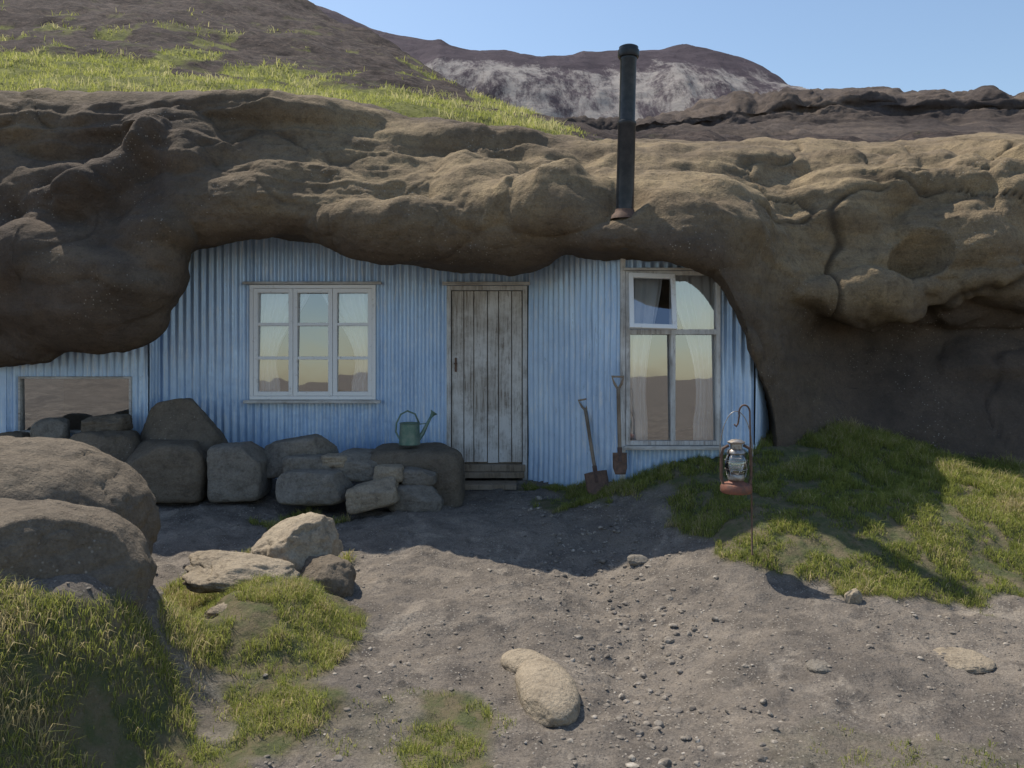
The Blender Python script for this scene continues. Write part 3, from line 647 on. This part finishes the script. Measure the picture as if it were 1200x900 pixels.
# ------------------------------------------------------------ lantern + pole
LD=4.95
lb_=np.array([wx(881,LD),LD,0]); lb_[2]=gz([lb_[0]],[lb_[1]])[0]
pole=empty('lantern_pole',lb_)
ht=P(880,475,LD)[2]-lb_[2]
pts=[(0.003,0,-.1),(0,0,.3),(-.008,0,ht*.7),(-.012,0,ht*.93)]
for a in np.linspace(0,200,14):
    ar=math.radians(a); pts.append((-.047+.035*math.cos(ar),0,ht*.95+.05*math.sin(ar)))
pts.append((-.088,0,ht*.88)); pts.append((-.10,0,ht*.86)); pts.append((-.112,0,ht*.875))
tube('rod',pts,.0058,RUST,pole,8)
LA=empty('kerosene_lantern',lb_+np.array([-.10,0,0])); zb=P(0,577,LD)[2]-lb_[2]; s_=(P(0,480,LD)[2]-P(0,577,LD)[2])/.50*.98
LA.location.z+=zb; LA.scale=(s_*1.02,s_*1.02,s_)
LRED=simple('lantern_rusty_tank',(.25,.10,.065),.65,.2,(.15,.08,.06),30)
lathe('fuel_tank',[(0,0),(.088,0),(.094,.008),(.094,.035),(.085,.052),(.05,.064),(.04,.075),(0,.075)],LRED,LA)
lathe('burner',[(.03,.07),(.048,.08),(.052,.10),(.045,.115),(.02,.12)],STEEL,LA)
lathe('globe',[(.042,.112),(.058,.13),(.066,.16),(.066,.19),(.055,.225),(.044,.24)],LGLASS,LA)
lathe('chimney_hood',[(.05,.238),(.055,.245),(.05,.26),(.036,.27),(.034,.30),(.05,.302),(.052,.312),(.03,.325),(0,.33)],STEEL,LA)
for sg in (-1,1):
    tube('side_tube',[(sg*.075,0,.04),(sg*.09,0,.09),(sg*.09,0,.22),(sg*.08,0,.27),(sg*.045,0,.29)],.009,RUST,LA,8)
for zz,rr in ((.145,.066),(.2,.066)):
    tube('guard_ring',[(rr*math.cos(a),rr*math.sin(a),zz) for a in np.linspace(0,6.283,25)],.0025,STEEL,LA,6)
for a in (.7,2.4,3.9,5.5):
    tube('guard_wire',[(.06*math.cos(a),.06*math.sin(a),.1),(.07*math.cos(a),.07*math.sin(a),.16),(.05*math.cos(a),.05*math.sin(a),.24)],.002,STEEL,LA,6)
tube('bail_handle',[(.1*math.cos(a)*1.0,0,.22+.28*max(0,math.sin(a))) for a in np.linspace(0,math.pi,25)],.003,STEEL,LA,6)

# ------------------------------------------------------------ watering can
wc=P(480,521,7.1); Cn=empty('watering_can',wc); Cn.rotation_euler=(0,0,.25)
lathe('body',[(0,0),(.095,0),(.1,.006),(.098,.02),(.094,.10),(.09,.19),(.094,.195),(.094,.2),(.086,.2),(.086,.1),(0,.1)],CANG,Cn)
tube('top_handle',[(-.09,0,.05),(-.125,0,.12),(-.12,0,.2),(-.08,0,.28),(-.02,0,.31),(.05,0,.28),(.085,0,.2)],.008,CANG,Cn,8)
tube('spout',[(.08,0,.05),(.12,0,.10),(.17,0,.2),(.2,0,.255)],[.026,.02,.014,.012],CANG,Cn,12)
tube('rose',[(.195,0,.245),(.215,0,.275),(.225,0,.29),(.228,0,.294)],[.012,.022,.036,.036],CANG,Cn,16)
tube('brace',[(.085,0,.185),(.15,0,.19),(.17,0,.2)],.005,CANG,Cn,6)

# ------------------------------------------------------------ shovels
def shovel(top,bot,bladeh,bladew,turn):
    S=empty('shovel',bot); d=Vector(top)-Vector(bot); L=d.length; z=d.normalized()
    xh=Vector((1,0,0)); xh=(xh-z*xh.dot(z)).normalized(); yh=z.cross(xh)
    R=Matrix((xh,yh,z)).transposed()@Matrix.Rotation(math.radians(turn),3,'Z')
    S.rotation_mode='QUATERNION'; S.rotation_quaternion=R.to_quaternion()
    tube('shaft',[(0,0,bladeh*.75),(0,0,L*.5),(0,0,L-.1)],.016,HANDW,S,10)
    tube('d_grip_arms',[(0,0,L-.12),(-.03,0,L-.07),(-.05,0,L-.01),(.05,0,L-.01),(.03,0,L-.07),(0,0,L-.12)],.011,HANDW,S,8)
    tube('socket',[(0,0,bladeh*.55),(0,0,bladeh*1.25)],[.018,.021],RUST,S,10)
    u=np.linspace(-1,1,13); v=np.linspace(0,1,14); U,Vv=np.meshgrid(u,v)
    wv=bladew*np.clip(.72+.9*Vv,0,1)
    Z=bladeh*Vv; Xx=U*wv; Yy=-.02*(1-U**2)*1.0+.012*np.sin(Vv*3)
    ob=mkmesh('blade',np.stack([Xx,Yy,Z],-1).reshape(-1,3),gridfaces(14,13),RUST,True,S)
    md=ob.modifiers.new('s','SOLIDIFY'); md.thickness=.004
    return S
t1=P(684,467,7.05); b1_=P(702,582,6.62); b1_[2]=gz([b1_[0]],[b1_[1]])[0]-.01
shovel(t1,b1_,.21,.10,-15)
t2=P(724,440,6.58); b2_=P(727,556,6.45); shovel(t2,b2_,.18,.06,0)

# ------------------------------------------------------------ light, sky, camera
sd=Vector((-.45,.43,1.0)).normalized()
el=math.asin(sd.z); az=math.atan2(sd.x,sd.y)
L_=bpy.data.lights.new('sun','SUN'); L_.energy=5.0; L_.angle=math.radians(.53); L_.color=(1,.935,.81)
so=bpy.data.objects.new('sun',L_); so.rotation_euler=(-sd).to_track_quat('-Z','Y').to_euler(); col.objects.link(so)
w=bpy.data.worlds.new('World'); sc.world=w; w.use_nodes=True; nt=w.node_tree
sk=nt.nodes.new('ShaderNodeTexSky'); sk.sky_type='NISHITA'; sk.sun_disc=False; sk.sun_elevation=el; sk.sun_rotation=az%(2*math.pi); sk.air_density=1.25; sk.dust_density=.7; sk.ozone_density=2.2
nt.links.new(sk.outputs[0],nt.nodes['Background'].inputs[0]); nt.nodes['Background'].inputs[1].default_value=.15
cd=bpy.data.cameras.new('camera'); cam=bpy.data.objects.new('camera',cd); col.objects.link(cam)
cam.location=(0,0,CZ); cam.rotation_euler=(math.radians(90),0,0); cd.sensor_width=36; cd.lens=F/1200*36; cd.shift_y=-50/1200; cd.clip_end=5000; cd.clip_start=.05
sc.camera=cam
sc.view_settings.view_transform='Standard'; sc.view_settings.look='None'; sc.view_settings.exposure=0
